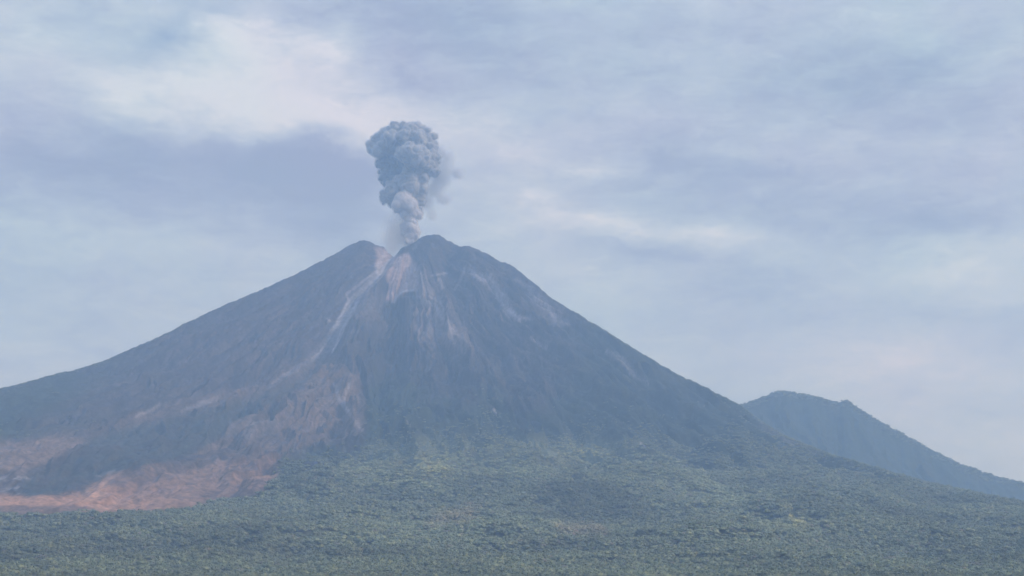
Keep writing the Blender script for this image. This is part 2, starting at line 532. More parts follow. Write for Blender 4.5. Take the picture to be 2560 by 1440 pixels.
low = np.interp(FX + fjx * .5, [-300, 50, 150, 240, 262, 330, 460, 545, 562, 568, 690, 760, 800], [1238, 1238, 1236, 1206, 1190, 1168, 1148, 1098, 1090, 1064, 1005, 960, 930])
dark = dark * smooth(3, -4, FY + fjy * .3 - low)
col = lay(col, (.050, .056, .056), dark * np.clip(.85 + .9 * n_b + .5 * streak, 0, 1))
sand = P([(-300, 1236), (60, 1240), (150, 1240), (210, 1230), (260, 1196), (330, 1168), (400, 1155), (470, 1170), (560, 1150), (700, 1120),
          (690, 1200), (665, 1224), (520, 1262), (380, 1281), (150, 1287), (-300, 1294)], 12, 1.5)
col = lay(col, SAND, sand * (.30 + .75 * smooth(1180, 1245, FY) * smooth(560, 150, FX) + .25 * n_b + .25 * n_a) * smooth(1130, 1225, FY - (FX - 300) * -.10 + n_a * 30))
col = lay(col, RUST * .75, P([(-300, 1268), (0, 1266), (120, 1262), (250, 1272), (150, 1292), (-300, 1296)], 5) * .8)
bank = P([(-300, 1106), (0, 1108), (100, 1098), (185, 1092), (215, 1104), (120, 1150), (60, 1175), (-300, 1190)], 8)
col = lay(col, RUST * 1.1, bank * (.7 + .3 * n_b))
col = lay(col, PALE * .45, P([(-200, 1190), (0, 1188), (60, 1190), (90, 1196), (60, 1200), (50, 1234), (-200, 1236)], 4) * smooth(-.1, .25, n_b + .4 * streak))
# crumbling cliff of the shelf
col = lay(col, PALE * .36, P([(570, 1062), (640, 1050), (705, 1040), (700, 1062), (690, 1080), (640, 1096), (566, 1092)], 7) * (.55 + .7 * n_b))
col = lay(col, RUST * .9, P([(700, 1000), (780, 960), (850, 930), (900, 970), (905, 1070), (800, 1080), (720, 1060)], 22) * (.35 + 1.2 * np.clip(n_b + .3 * streak, 0, 1)))
for pts, wd, a in [([(455, 1030), (500, 1010), (545, 995)], [3, 7, 4], .28), ([(675, 966), (705, 940), (745, 925)], [4, 3], .35),
                   ([(400, 1012), (340, 1040)], [4], .35), ([(820, 800), (822, 803)], [2], .5), ([(835, 960), (850, 1000), (880, 1040), (905, 1075)], [4, 4], .4),
                   ([(870, 960), (858, 1000), (870, 1030)], [3], .45), ([(285, 1178), (245, 1190)], [4], .18)]:
    col = lay(col, PALE, S(pts, wd) * a)
# summit: pale dust round the vent, the channel, the scree lobe
col = lay(col, SCREE * 1.0, P([(935, 618), (960, 620), (985, 640), (975, 662), (945, 690), (938, 660), (945, 645)], 6, .3) * .85)
chan_q, chan_s = stroke(FX + fjx * .18, FY + fjy * .15, CHAN, [5, 8, 10, 9, 12, 14, 17, 15])
fade_c = smooth(905, 800, FY + n_b * 30) * .75 + .25
col = lay(col, (.205, .19, .195), smooth(1.2, .8, chan_q + .25 * n_b) * vis * .9 * fade_c * (.9 + .5 * n_c))
col = lay(col, (.150, .136, .146), S([(800, 884), (765, 910), (720, 938), (680, 966)], [9, 6, 3], .5) * .55)
for pts, wd, a in [([(972, 650), (950, 686), (912, 722), (892, 756), (884, 778), (862, 812), (845, 850), (830, 880)], [2.5, 3, 3.5, 3, 2], .5),
                   ([(955, 664), (925, 690), (885, 722), (866, 735), (872, 752), (852, 790), (826, 842), (800, 880), (780, 896)], [2, 3, 2.5, 2.5], .35),
                   ([(890, 752), (872, 790), (850, 830), (838, 870)], [1.5], .2)]:
    qe, _ = stroke(FX + fjx * .18, FY + fjy * .15, pts, wd)
    col = lay(col, PALE * .88, smooth(1.5, .6, qe + .4 * n_c) * vis * min(1, a * 1.5) * (.85 + .5 * n_b))
col = lay(col, SCREE * 1.05, P([(985, 640), (1020, 632), (1040, 660), (1046, 700), (1050, 722), (1028, 726), (1012, 730), (1000, 738), (988, 758), (962, 748), (975, 720), (965, 690), (975, 665)], 5, .3) * (.85 + .15 * streak))
col = lay(col, PALE * .95, S([(1050, 722), (1028, 726), (1008, 728), (995, 738), (985, 756)], [2.2], .5, .2) * .8)
col = lay(col, (.20, .168, .165), P([(1045, 660), (1085, 715), (1140, 770), (1175, 840), (1190, 880), (1120, 860), (1040, 850), (1020, 820), (1035, 760)], 22) * (.6 + .5 * streak + .4 * n_b))
col = lay(col, PALE * .8, S([(1035, 700), (1040, 740), (1075, 760), (1100, 780), (1130, 830)], [2.2, 4, 5], .5) * .6)
col = lay(col, PALE * .8, S([(1075, 742), (1100, 752), (1115, 790)], [2.4], .5) * .5)
col = lay(col, (.13, .115, .12), P([(900, 700), (960, 740), (960, 790), (930, 810), (900, 800), (880, 850), (860, 840), (880, 760)], 22) * .6)
for pts, wd, a in [([(1078, 690), (1100, 684), (1120, 682)], [2.6], .75), ([(1090, 702), (1100, 698), (1104, 712)], [3.2], .7), ([(1105, 722), (1106, 716)], [2.5], .6),
                   ([(1162, 672), (1150, 700), (1138, 722)], [3], .35), ([(1163, 670), (1185, 685), (1215, 700), (1228, 685)], [5, 6, 3], .45),
                   ([(1180, 680), (1225, 705), (1255, 745), (1275, 780), (1300, 800)], [5, 12, 12, 4], .55),
                   ([(1240, 745), (1265, 775), (1300, 795)], [3, 3], .55), ([(1270, 770), (1300, 790), (1330, 800)], [3], .5),
                   ([(1330, 740), (1360, 770), (1385, 800), (1420, 810)], [16, 14, 8], .34), ([(1372, 778), (1386, 800)], [4.5], .75),
                   ([(1290, 700), (1350, 740), (1400, 780)], [8, 10], .25),
                   ([(1330, 840), (1350, 862), (1366, 872)], [2.5], .6), ([(1520, 880), (1560, 905), (1580, 930), (1620, 960)], [6, 8, 8, 4], .42),
                   ([(1605, 1108), (1622, 1130)], [1.8], .7), ([(1618, 1148), (1628, 1162)], [3.5], .85), ([(1236, 1022), (1237, 1030)], [3], .8),
                   ([(1640, 1215), (1650, 1220)], [3], .4), ([(950, 660), (935, 668)], [3], .5), ([(965, 632), (948, 660), (940, 680)], [5, 4], .5),
                   ([(1900, 1060), (1980, 1105), (2060, 1140)], [8, 5], .22), ([(1020, 1052), (1030, 1075), (1012, 1092)], [1.8], .3)]:
    col = lay(col, PALE, S(pts, wd, .5) * a * (.8 + .4 * n_b))
# clearings and field strips near the bottom
clear = np.zeros_like(X)
for pts, wd, a in [([(1480, 1392), (1700, 1398), (1900, 1402), (2150, 1412)], [2.6], .55), ([(2040, 1398), (2110, 1404)], [3], .6), ([(1240, 1388), (1330, 1384)], [3], .5),
                   ([(1750, 1430), (2050, 1424), (2350, 1436)], [3], .5), ([(700, 1335), (800, 1332), (880, 1338)], [3], .3), ([(1880, 1312), (1896, 1311)], [4], .9),
                   ([(1975, 1268), (2000, 1300), (2025, 1330)], [7, 12], .25)]:
    m = S(pts, wd, .5) * a * smooth(-.5, .2, n_b)
    col = lay(col, (.24, .25, .17) if a < .9 else (.5, .5, .48), m)
    clear = np.maximum(clear, m > .12)
green_patch = P([(1040, 1140), (1120, 1150), (1110, 1190), (1020, 1185)], 25) * .7 + P([(1380, 1110), (1520, 1120), (1500, 1160), (1400, 1150)], 30) * .6
lightveg = np.clip(green_patch + P([(1960, 1262), (2000, 1290), (2030, 1335), (1985, 1325)], 12), 0, 1)
col = lay(col, (.090, .115, .050), lightveg * veg * .8)
grass = P([(930, 1110), (1080, 1085), (1230, 1105), (1480, 1080), (1640, 1140), (1760, 1190), (1880, 1260), (1700, 1240), (1560, 1210), (1440, 1190), (1330, 1215), (1200, 1190), (1100, 1225), (960, 1215), (850, 1190)], 26)
grass = np.maximum(grass, P([(700, 1290), (1000, 1270), (1400, 1290), (1900, 1340), (1900, 1390), (1300, 1370), (700, 1350)], 40) * .45)
grass = np.maximum(grass, S([(940, 1216), (1000, 1209), (1060, 1214), (1120, 1236)], [4], .5) * 1.6)
grass = np.maximum(grass, S([(1500, 1200), (1540, 1210), (1590, 1240), (1650, 1270), (1650, 1300)], [4], .5) * 1.0)
shadeveg = np.maximum(P([(1315, 1222), (1370, 1203), (1500, 1206), (1600, 1245), (1650, 1290), (1600, 1320), (1480, 1310), (1400, 1290)], 18), P([(1110, 1175), (1190, 1150), (1280, 1190), (1270, 1250), (1150, 1250)], 24) * .6)  # mound sides darkened: relief shade put into the tree tint
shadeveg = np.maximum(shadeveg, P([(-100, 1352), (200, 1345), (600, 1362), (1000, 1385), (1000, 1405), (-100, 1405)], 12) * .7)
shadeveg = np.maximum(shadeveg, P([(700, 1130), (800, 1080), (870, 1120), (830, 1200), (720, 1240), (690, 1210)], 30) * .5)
warm = np.maximum(P([(1090, 1290), (1200, 1270), (1170, 1310), (1060, 1320)], 20), P([(1380, 1320), (1500, 1315), (1520, 1345), (1400, 1340)], 16))
col = lay(col, (.150, .160, .095), grass * veg * .65)
col *= (1 + .30 * n_b + .14 * n_a + .30 * n_c + .22 * streak * (1 - .7 * veg))[..., None]
col = np.clip(col, .01, .8)
treeok = veg * (1 - sand) * (1 - bank) * (1 - clear)


def ground_material(name, bump=1.0):
    m = bpy.data.materials.new(name); m.use_nodes = True
    n = m.node_tree; b = n.nodes['Principled BSDF']
    at = n.nodes.new('ShaderNodeAttribute'); at.attribute_name = 'tint'
    geo = n.nodes.new('ShaderNodeNewGeometry')
    nz = n.nodes.new('ShaderNodeTexNoise'); nz.inputs['Scale'].default_value = 0.045; nz.inputs['Detail'].default_value = 6
    nz.inputs['Roughness'].default_value = .7
    n.links.new(geo.outputs['Position'], nz.inputs['Vector'])
    mr = n.nodes.new('ShaderNodeMapRange'); mr.inputs[1].default_value = .3; mr.inputs[2].default_value = .7
    mr.inputs[3].default_value = .55; mr.inputs[4].default_value = 1.50
    n.links.new(nz.outputs['Fac'], mr.inputs[0])
    mx = n.nodes.new('ShaderNodeMix'); mx.data_type = 'RGBA'; mx.blend_type = 'MULTIPLY'; mx.inputs[0].default_value = 1
    n.links.new(at.outputs['Color'], mx.inputs[6]); n.links.new(mr.outputs[0], mx.inputs[7])
    n.links.new(mx.outputs[2], b.inputs['Base Color'])
    b.inputs['Roughness'].default_value = .95
    b.inputs['Specular IOR Level'].default_value = .1
    bp = n.nodes.new('ShaderNodeBump'); bp.inputs['Distance'].default_value = 6 * bump; bp.inputs['Strength'].default_value = .8
    n.links.new(nz.outputs['Fac'], bp.inputs['Height']); n.links.new(bp.outputs[0], b.inputs['Normal'])
    return m


mat_ground = ground_material('weathered_ground')
nr, nc = X.shape
idx = np.arange(nr * nc).reshape(nr, nc)
quads = np.stack([idx[:-1, :-1], idx[:-1, 1:], idx[1:, 1:], idx[1:, :-1]], -1)
def qmid(a):
    return (a[:-1, :-1] + a[1:, 1:]) * .5


in_sand = (qmid(sand) > .5)
is_vol = (qmid(R) < 3300 + 500 * qmid(n_a)) & ~in_sand
is_ground = ~is_vol & ~in_sand
V = np.stack([X, Y, Z], -1).reshape(-1, 3)
CF = col.reshape(-1, 3)
for nm, msk in (('ground', is_ground), ('volcano', is_vol), ('sand_plain', in_sand)):
    q = quads[msk]
    used, inv = np.unique(q, return_inverse=True)
    o = mesh_obj(nm, V[used], inv.reshape(q.shape), mat_ground)
    set_col(o, 'tint', CF[used])
    tag(o, kind='structure')

# ------------------------------------------------------------------ the hill behind, on the right
ha = np.arange(px_dir(1480, 900)[0], px_dir(3900, 1300)[0], STEP * 1.2)
hd = np.concatenate([np.arange(10000, 12100, 10), np.arange(12100, 15500, 60)])
HA, HD = np.meshgrid(ha, hd)
HX, HY = HD * np.sin(HA), HD * np.cos(HA)
HT = sil(HILL, ha)
HT = HT + (pn2(ha * F / 22, ha * 0 + 8) * 1.8 + pn2(ha * F / 7, ha * 0 + 5) * 1.3) / F
zc = HT * 11700
HZ = zc[None, :] - np.where(HD < 11700, (11700 - HD) * .42, (HD - 11700) * .35)
hu = (HX - 2300) / 1000 + fbm(HX / 500, HY / 500, 3) * .22
HZ += np.abs(pn2(hu * 3 + HZ / 2600, HD / 2400)) * -150 * smooth(11650, 11000, HD)
HZ += np.abs(pn2(hu * 8 + 3, HD / 1500)) * -80 * smooth(11650, 11200, HD)
HZ += fbm(HX / 140, HY / 140, 4) * 22
for it in range(3):
    t_ = HZ / HD
    cap = HT[None, :] * HD
    HZ = np.where(HZ > cap, cap - (HZ - cap) * .3, HZ)
    ci_ = t_.argmax(0); cur_ = (HZ / HD).max(0)
    HZ += (HT - cur_)[None, :] * HD * np.exp(-((HD - hd[ci_][None, :]) / 130) ** 2)
hn = fbm(HX / 200, HY / 200, 4)
hcol = lay(np.zeros(HX.shape + (3,)) + np.array((.026, .038, .026)), (.048, .052, .038), smooth(-.1, .5, hn) * .6)
hcol *= (1 + .5 * fbm(HX / 45, HY / 45, 3, .7))[..., None]
hi = np.arange(HX.size).reshape(HX.shape)
hq = np.stack([hi[:-1, :-1], hi[:-1, 1:], hi[1:, 1:], hi[1:, :-1]], -1).reshape(-1, 4)
hill = mesh_obj('hill', np.stack([HX, HY, HZ], -1).reshape(-1, 3), hq, mat_ground)
set_col(hill, 'tint', hcol.reshape(-1, 3))
tag(hill, kind='structure')


# ------------------------------------------------------------------ forest
def foliage_material(name):
    m = bpy.data.materials.new(name); m.use_nodes = True
    n = m.node_tree; b = n.nodes['Principled BSDF']
    at = n.nodes.new('ShaderNodeAttribute'); at.attribute_name = 'tint'
    oi = n.nodes.new('ShaderNodeObjectInfo')
    rp = n.nodes.new('ShaderNodeValToRGB')
    rp.color_ramp.elements[0].color = (.80, .86, .86, 1); rp.color_ramp.elements[1].color = (1.22, 1.14, 1.02, 1)
    e = rp.color_ramp.elements.new(.5); e.color = (1, 1, 1, 1)
    n.links.new(oi.outputs['Random'], rp.inputs[0])
    li = n.nodes.new('ShaderNodeAttribute'); li.attribute_name = 'glow'; li.attribute_type = 'INSTANCER'
    li.attribute_name = 'stand_tint'
    mx = n.nodes.new('ShaderNodeMix'); mx.data_type = 'RGBA'; mx.blend_type = 'MULTIPLY'; mx.inputs[0].default_value = 1
    n.links.new(at.outputs['Color'], mx.inputs[6]); n.links.new(rp.outputs[0], mx.inputs[7])
    mx2 = n.nodes.new('ShaderNodeMix'); mx2.data_type = 'RGBA'; mx2.blend_type = 'MULTIPLY'; mx2.inputs[0].default_value = 1
    n.links.new(mx.outputs[2], mx2.inputs[6]); n.links.new(li.outputs['Color'], mx2.inputs[7])
    n.links.new(mx2.outputs[2], b.inputs['Base Color'])
    b.inputs['Roughness'].default_value = .7
    b.inputs['Specular IOR Level'].default_value = .25
    return m


mat_leaf = foliage_material('leafy_crowns')


def ico(sub):
    import bmesh
    bm = bmesh.new(); bmesh.ops.create_icosphere(bm, subdivisions=sub, radius=1)
    v = np.array([x.co[:] for x in bm.verts]); f = np.array([[q.index for q in p.verts] for p in bm.faces])
    bm.free(); return v, f


IV2, IF2 = ico(2)
IV3, IF3 = ico(3)
IV1, IF1 = ico(1)


def cluster(seed, n, spread, rmin, rmax):
    """a stand of a few trees: lumpy crowns, loose leaf sprays and tapered trunks in one low mesh"""
    r_ = np.random.default_rng(seed)
    vs, fs, cs = [], [], []; off = 0
    for i in range(n):
        a = r_.uniform(0, 6.283); q = spread * math.sqrt(r_.uniform(0, 1))
        x, y = q * math.cos(a), q * math.sin(a)
        rad = r_.uniform(rmin, rmax); h = rad * r_.uniform(.8, 1.5)
        v = IV2 * 1.0
        nn = pn3(v * 1.7 + seed * 7 + i * 3.3) * .45 + pn3(v * 4.1 + i) * .22
        v = v * (1 + nn)[:, None] * np.array((rad, rad, rad * r_.uniform(.65, 1.0)))
        v[:, 2] = np.maximum(v[:, 2], -rad * .35)
        v = v + np.array((x, y, h))
        g = r_.uniform(.75, 1.3)
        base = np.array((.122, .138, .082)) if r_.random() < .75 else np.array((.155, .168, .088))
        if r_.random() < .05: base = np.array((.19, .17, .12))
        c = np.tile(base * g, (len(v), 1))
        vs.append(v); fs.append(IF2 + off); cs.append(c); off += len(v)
        # leaf sprays standing off the crown
        m = 16
        dirs = r_.normal(size=(m, 3)); dirs[:, 2] = np.abs(dirs[:, 2]); dirs /= np.linalg.norm(dirs, axis=1)[:, None]
        p = dirs * rad * r_.uniform(.85, 1.2, (m, 1)) + np.array((x, y, h))
        t1 = r_.normal(size=(m, 3)); t2 = r_.normal(size=(m, 3)); sz = rad * .22
        tri = np.stack([p + t1 * sz, p + t2 * sz, p - (t1 + t2) * sz * .5], 1).reshape(-1, 3)
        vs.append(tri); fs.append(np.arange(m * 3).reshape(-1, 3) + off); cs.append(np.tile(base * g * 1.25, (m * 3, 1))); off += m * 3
        # trunk
        k = 5; th = np.arange(k) * 6.283 / k
        lo = np.stack([np.cos(th) * .45 + x, np.sin(th) * .45 + y, np.full(k, -3.0)], 1)
        hi_ = np.stack([np.cos(th) * .2 + x, np.sin(th) * .2 + y, np.full(k, h)], 1)
        vs.append(np.concatenate([lo, hi_]))
        tf = []
        for j in range(k):
            j2 = (j + 1) % k; tf += [[j, j2, k + j2], [j, k + j2, k + j]]
        fs.append(np.array(tf) + off); cs.append(np.tile((.10, .085, .07), (2 * k, 1))); off += 2 * k
    return np.concatenate(vs), np.concatenate(fs), np.concatenate(cs)


proto_col = bpy.data.collections.new('tree_stands')      # not linked to the scene: source meshes only
for i in range(8):
    v, f, c = cluster(100 + i, 11, 15, 2.8, 7.6)
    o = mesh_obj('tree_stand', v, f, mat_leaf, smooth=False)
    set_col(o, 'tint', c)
    C.objects.unlink(o); proto_col.objects.link(o)

def bil(A, i, j, fi, fj):
    return A[i, j] * (1 - fi) * (1 - fj) + A[i + 1, j] * fi * (1 - fj) + A[i, j + 1] * (1 - fi) * fj + A[i + 1, j + 1] * fi * fj


M = 400000
ta = rng.uniform(-math.radians(23), math.radians(23), M)
td = np.sqrt(rng.uniform(3050 ** 2, 10600 ** 2, M))
j = np.clip(np.searchsorted(AZ, ta) - 1, 0, len(AZ) - 2); i = np.clip(np.searchsorted(D, td) - 1, 0, len(D) - 2)
fi = (td - D[i]) / (D[i + 1] - D[i]); fj = (ta - AZ[j]) / (AZ[j + 1] - AZ[j])
tx, ty = td * np.sin(ta), td * np.cos(ta)
tz = bil(Z, i, j, fi, fj); tv = bil(treeok, i, j, fi, fj)
tpx, tpy = project(tx, ty, tz)
gapn = fbm(tx / 240, ty / 240, 3)
keep_p = tv ** 2 * smooth(1010, 1270, tpy + gapn * 190) * (1 - .45 * smooth(.05, .4, gapn))
# trees also stand along the lower skylines
tsil = np.interp(ta, AZ, T) * td
near_sky = np.exp(-((tsil - tz) / 16) ** 2)
skyl = near_sky * (np.maximum(smooth(560, 420, tpx), smooth(1380, 1500, tpx)))
keep = rng.uniform(0, 1, M) < np.maximum(keep_p, skyl * .9) * .74
sel = np.where(keep)[0]
# trees of the hill's skyline
hk = rng.uniform(0, 1, (26000, 2))
hja = ha[0] + hk[:, 0] * (ha[-1] - ha[0]); hjd = 11550 + hk[:, 1] * 250
hj = np.clip(np.searchsorted(ha, hja) - 1, 0, len(ha) - 2); hii = np.clip(np.searchsorted(hd, hjd) - 1, 0, len(hd) - 2)
hz_ = bil(HZ, hii, hj, (hjd - hd[hii]) / (hd[hii + 1] - hd[hii]), (hja - ha[hj]) / (ha[hj + 1] - ha[hj]))
hs = rng.uniform(0, 1, len(hja)) < .12
px_ = np.concatenate([tx[sel], (hjd * np.sin(hja))[hs]]); py_ = np.concatenate([ty[sel], (hjd * np.cos(hja))[hs]])
pz_ = np.concatenate([tz[sel], hz_[hs]])
ns = len(px_)
isr = np.concatenate([(skyl[sel] > keep_p[sel]) & (tpy[sel] < 1080), np.ones(int(hs.sum()), bool)])
scl = rng.uniform(.6, 1.1, ns) * np.where(isr, .75, 1.0) * np.concatenate([1 - .60 * smooth(1230, 1030, tpy[sel]), np.ones(int(hs.sum()))])
lum = 1 + .50 * fbm(px_ / 520, py_ / 520, 4) + .25 * fbm(px_ / 60, py_ / 60, 2)
tint = np.stack([lum, lum, lum], 1) * 1.13
lv = np.concatenate([bil(lightveg, i, j, fi, fj)[sel], np.zeros(int(hs.sum()))])
gr_ = np.concatenate([bil(grass, i, j, fi, fj)[sel], np.zeros(int(hs.sum()))]); sh_ = np.concatenate([bil(shadeveg, i, j, fi, fj)[sel], np.zeros(int(hs.sum()))])
wm_ = np.concatenate([bil(warm, i, j, fi, fj)[sel], np.zeros(int(hs.sum()))])
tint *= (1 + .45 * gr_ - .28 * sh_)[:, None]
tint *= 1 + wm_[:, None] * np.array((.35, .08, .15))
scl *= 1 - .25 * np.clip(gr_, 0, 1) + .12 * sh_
tint *= 1 + lv[:, None] * np.array((.9, .7, .4))
pm = bpy.data.meshes.new('forest'); pm.vertices.add(ns)
pm.vertices.foreach_set('co', np.stack([px_, py_, pz_ - .5], 1).astype(np.float32).ravel())
for nm, arr in (('size', scl), ('turn', rng.uniform(0, 6.283, ns))):
    a = pm.attributes.new(nm, 'FLOAT', 'POINT'); a.data.foreach_set('value', arr.astype(np.float32))
a = pm.attributes.new('which', 'INT', 'POINT'); a.data.foreach_set('value', rng.integers(0, 8, ns).astype(np.int32))
a = pm.attributes.new('stand_tint', 'FLOAT_COLOR', 'POINT')
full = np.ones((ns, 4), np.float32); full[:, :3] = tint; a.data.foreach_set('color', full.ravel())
forest = bpy.data.objects.new('forest', pm); C.objects.link(forest)
tag(forest, 'dense green forest covering the lower slopes and the foot of the volcano', 'forest', kind='stuff')
print('tree stands', ns)
gn = bpy.data.node_groups.new('plant_forest', 'GeometryNodeTree')
gn.interface.new_socket('Geometry', in_out='INPUT', socket_type='NodeSocketGeometry')
gn.interface.new_socket('Geometry', in_out='OUTPUT', socket_type='NodeSocketGeometry')
gi = gn.nodes.new('NodeGroupInput'); go = gn.nodes.new('NodeGroupOutput')
iop = gn.nodes.new('GeometryNodeInstanceOnPoints'); cinf = gn.nodes.new('GeometryNodeCollectionInfo')
cinf.inputs['Collection'].default_value = proto_col; cinf.inputs['Separate Children'].default_value = True
cinf.inputs['Reset Children'].default_value = True
iop.inputs['Pick Instance'].default_value = True


def named(nm, ty_):
    n = gn.nodes.new('GeometryNodeInputNamedAttribute'); n.data_type = ty_; n.inputs['Name'].default_value = nm
    return [o_ for o_ in n.outputs if o_.enabled and o_.name == 'Attribute'][0]


m2p = gn.nodes.new('GeometryNodeMeshToPoints')
gn.links.new(gi.outputs[0], m2p.inputs['Mesh'])
gn.links.new(m2p.outputs[0], iop.inputs['Points']); gn.links.new(cinf.outputs[0], iop.inputs['Instance'])
gn.links.new(named('which', 'INT'), iop.inputs['Instance Index'])
cx = gn.nodes.new('ShaderNodeCombineXYZ'); gn.links.new(named('turn', 'FLOAT'), cx.inputs[2])
gn.links.new(cx.outputs[0], iop.inputs['Rotation']); gn.links.new(named('size', 'FLOAT'), iop.inputs['Scale'])
gn.links.new(iop.outputs[0], go.inputs[0])
md = forest.modifiers.new('plant_forest', 'NODES'); md.node_group = gn

# ------------------------------------------------------------------ eruption column
PD = 10080.0                                   # distance of the vent, behind the front lobe


def plume_pt(px, py, dy=0.0):
    """a point of the column: photograph pixel at the vent's distance, moved dy metres away from the camera"""
    a, t = px_dir(px, py)
    a, t = float(a), float(t)
    y = PD + dy
    return np.array((math.tan(a) * y, y, t * y / math.cos(a)))


MPP = PD / F * 1.0


def q_(u_, v_):
    return 800 + u_ * .26385, 280 + v_ * .26389


ash = bpy.data.objects.new('ash_plume', None); C.objects.link(ash)
ash.location = plume_pt(1030, 625)
tag(ash, 'billowing grey ash cloud rising from the vent between the two summit crests', 'ash plume')


def voxel(name, spheres, mat, vox, seed, bump=(14, 7), child=7, veil=None):
    """union of round billows, remeshed to one skin, then roughened into smaller cauliflower heads"""
    r_ = np.random.default_rng(seed)
    vs, fs = [], []; off = 0
    allsp = []
    for (c, rad) in spheres:
        allsp.append((c, rad))
        for k_ in range(child):
            d = r_.normal(size=3); d /= np.linalg.norm(d)
            rr_ = rad * r_.uniform(.2, .6)
            allsp.append((c + d * rad * r_.uniform(.72, .95), rr_))
    for c, rad in allsp:
        vs.append(IV3 * rad + c); fs.append(IF3 + off); off += len(IV3)
    tmp = mesh_obj('tmp', np.concatenate(vs), np.concatenate(fs), None)
    md = tmp.modifiers.new('r', 'REMESH'); md.mode = 'VOXEL'; md.voxel_size = vox
    dg = bpy.context.evaluated_depsgraph_get()
    ev = tmp.evaluated_get(dg); me = ev.to_mesh()
    n = len(me.vertices); co = np.empty(n * 3, np.float32); me.vertices.foreach_get('co', co); co = co.reshape(-1, 3).astype(float)
    no = np.empty(n * 3, np.float32); me.vertices.foreach_get('normal', no); no = no.reshape(-1, 3)
    nf = len(me.polygons); q = np.empty(nf * 4, np.int32); me.loops.foreach_get('vertex_index', q); q = q.reshape(-1, 4)
    ev.to_mesh_clear(); bpy.data.objects.remove(tmp)
    b1 = np.abs(pn3(co / 46 + seed)) * 2.4
    b2 = np.abs(pn3(co / 20 + 9 + seed)) * 2.2
    co = co + no * (b1 * bump[0] + b2 * bump[1] - 4)[:, None]
    base = np.array(ash.location)
    o = mesh_obj(name, co - base, q, mat, ash)
    if veil:
        mesh_obj('ash_veil', co + no * 11 - base, q, veil, ash)
    return o


def ash_material(name, c0, c1):
    m = bpy.data.materials.new(name); m.use_nodes = True
    n = m.node_tree; b = n.nodes['Principled BSDF']
    geo = n.nodes.new('ShaderNodeNewGeometry')
    nz = n.nodes.new('ShaderNodeTexNoise'); nz.inputs['Scale'].default_value = .009; nz.inputs['Detail'].default_value = 3
    n.links.new(geo.outputs['Position'], nz.inputs['Vector'])
    rp = n.nodes.new('ShaderNodeValToRGB')
    rp.color_ramp.elements[0].position = .3; rp.color_ramp.elements[0].color = (*c0, 1)
    rp.color_ramp.elements[1].position = .7; rp.color_ramp.elements[1].color = (*c1, 1)
    n.links.new(nz.outputs['Fac'], rp.inputs[0]); n.links.new(rp.outputs[0], b.inputs['Base Color'])
    b.inputs['Roughness'].default_value = 1; b.inputs['Specular IOR Level'].default_value = 0
    return m


def smoke_volume(name, colour, dens, scale, thr, soft):
    """thin smoke: noise density that dies away towards the edge of its puff"""
    m = bpy.data.materials.new(name); m.use_nodes = True
    n = m.node_tree; n.nodes.clear(); k = n.links.new
    out = n.nodes.new('ShaderNodeOutputMaterial'); pv = n.nodes.new('ShaderNodeVolumePrincipled')
    pv.inputs['Color'].default_value = (*colour, 1)
    tc_ = n.nodes.new('ShaderNodeTexCoord'); geo = n.nodes.new('ShaderNodeNewGeometry')
    nz = n.nodes.new('ShaderNodeTexNoise'); nz.inputs['Scale'].default_value = scale; nz.inputs['Detail'].default_value = 5
    nz.inputs['Roughness'].default_value = .62; nz.inputs['Distortion'].default_value = .6
    k(geo.outputs['Position'], nz.inputs['Vector'])
    ln = n.nodes.new('ShaderNodeVectorMath'); ln.operation = 'LENGTH'; k(tc_.outputs['Object'], ln.inputs[0])
    fo = n.nodes.new('ShaderNodeMapRange'); fo.interpolation_type = 'SMOOTHSTEP'
    fo.inputs[1].default_value = 1.0; fo.inputs[2].default_value = .15
    k(ln.outputs['Value'], fo.inputs[0])
    sm = n.nodes.new('ShaderNodeMath'); sm.operation = 'MULTIPLY_ADD'; k(fo.outputs[0], sm.inputs[0]); sm.inputs[1].default_value = .45; k(nz.outputs['Fac'], sm.inputs[2])
    mr = n.nodes.new('ShaderNodeMapRange'); mr.inputs[1].default_value = thr + .22; mr.inputs[2].default_value = thr + .22 + soft
    mr.inputs[3].default_value = 0; mr.inputs[4].default_value = dens
    k(sm.outputs[0], mr.inputs[0])
    mu = n.nodes.new('ShaderNodeMath'); mu.operation = 'MULTIPLY'; k(mr.outputs[0], mu.inputs[0]); k(fo.outputs[0], mu.inputs[1])
    k(mu.outputs[0], pv.inputs['Density'])
    k(pv.outputs[0], out.inputs['Volume'])
    return m


mat_ash = ash_material('grey_ash', (.17, .165, .165), (.42, .395, .37))
mat_ash_shade = ash_material('ash_painted_shade', (.055, .065, .085), (.13, .135, .15))  # shade of the concave lower left, put into a darker ash colour
mat_steam = ash_material('pale_steam', (.42, .39, .40), (.56, .52, .52))
HEAD = [(850, 195, 92, -40), (730, 205, 80, -20), (950, 210, 85, 0), (1000, 260, 75, 20), (640, 225, 72, 0), (560, 265, 65, 20), (510, 330, 60, 20),
        (560, 365, 52, -40), (500, 345, 42, 0), (1045, 330, 65, 10), (1060, 420, 65, 0), (1080, 480, 45, 20), (1085, 570, 42, 20), (1000, 550, 65, 30),
        (1020, 500, 80, 0), (850, 370, 68, -170), (890, 435, 78, -130), (800, 400, 60, -120), (740, 300, 100, -20), (900, 300, 105, -30),
        (900, 520, 90, -10), (965, 430, 70, -100), (680, 245, 62, -90), (920, 245, 66, -90), (790, 240, 60, -110), (620, 320, 60, -50), (800, 330, 90, 0)]
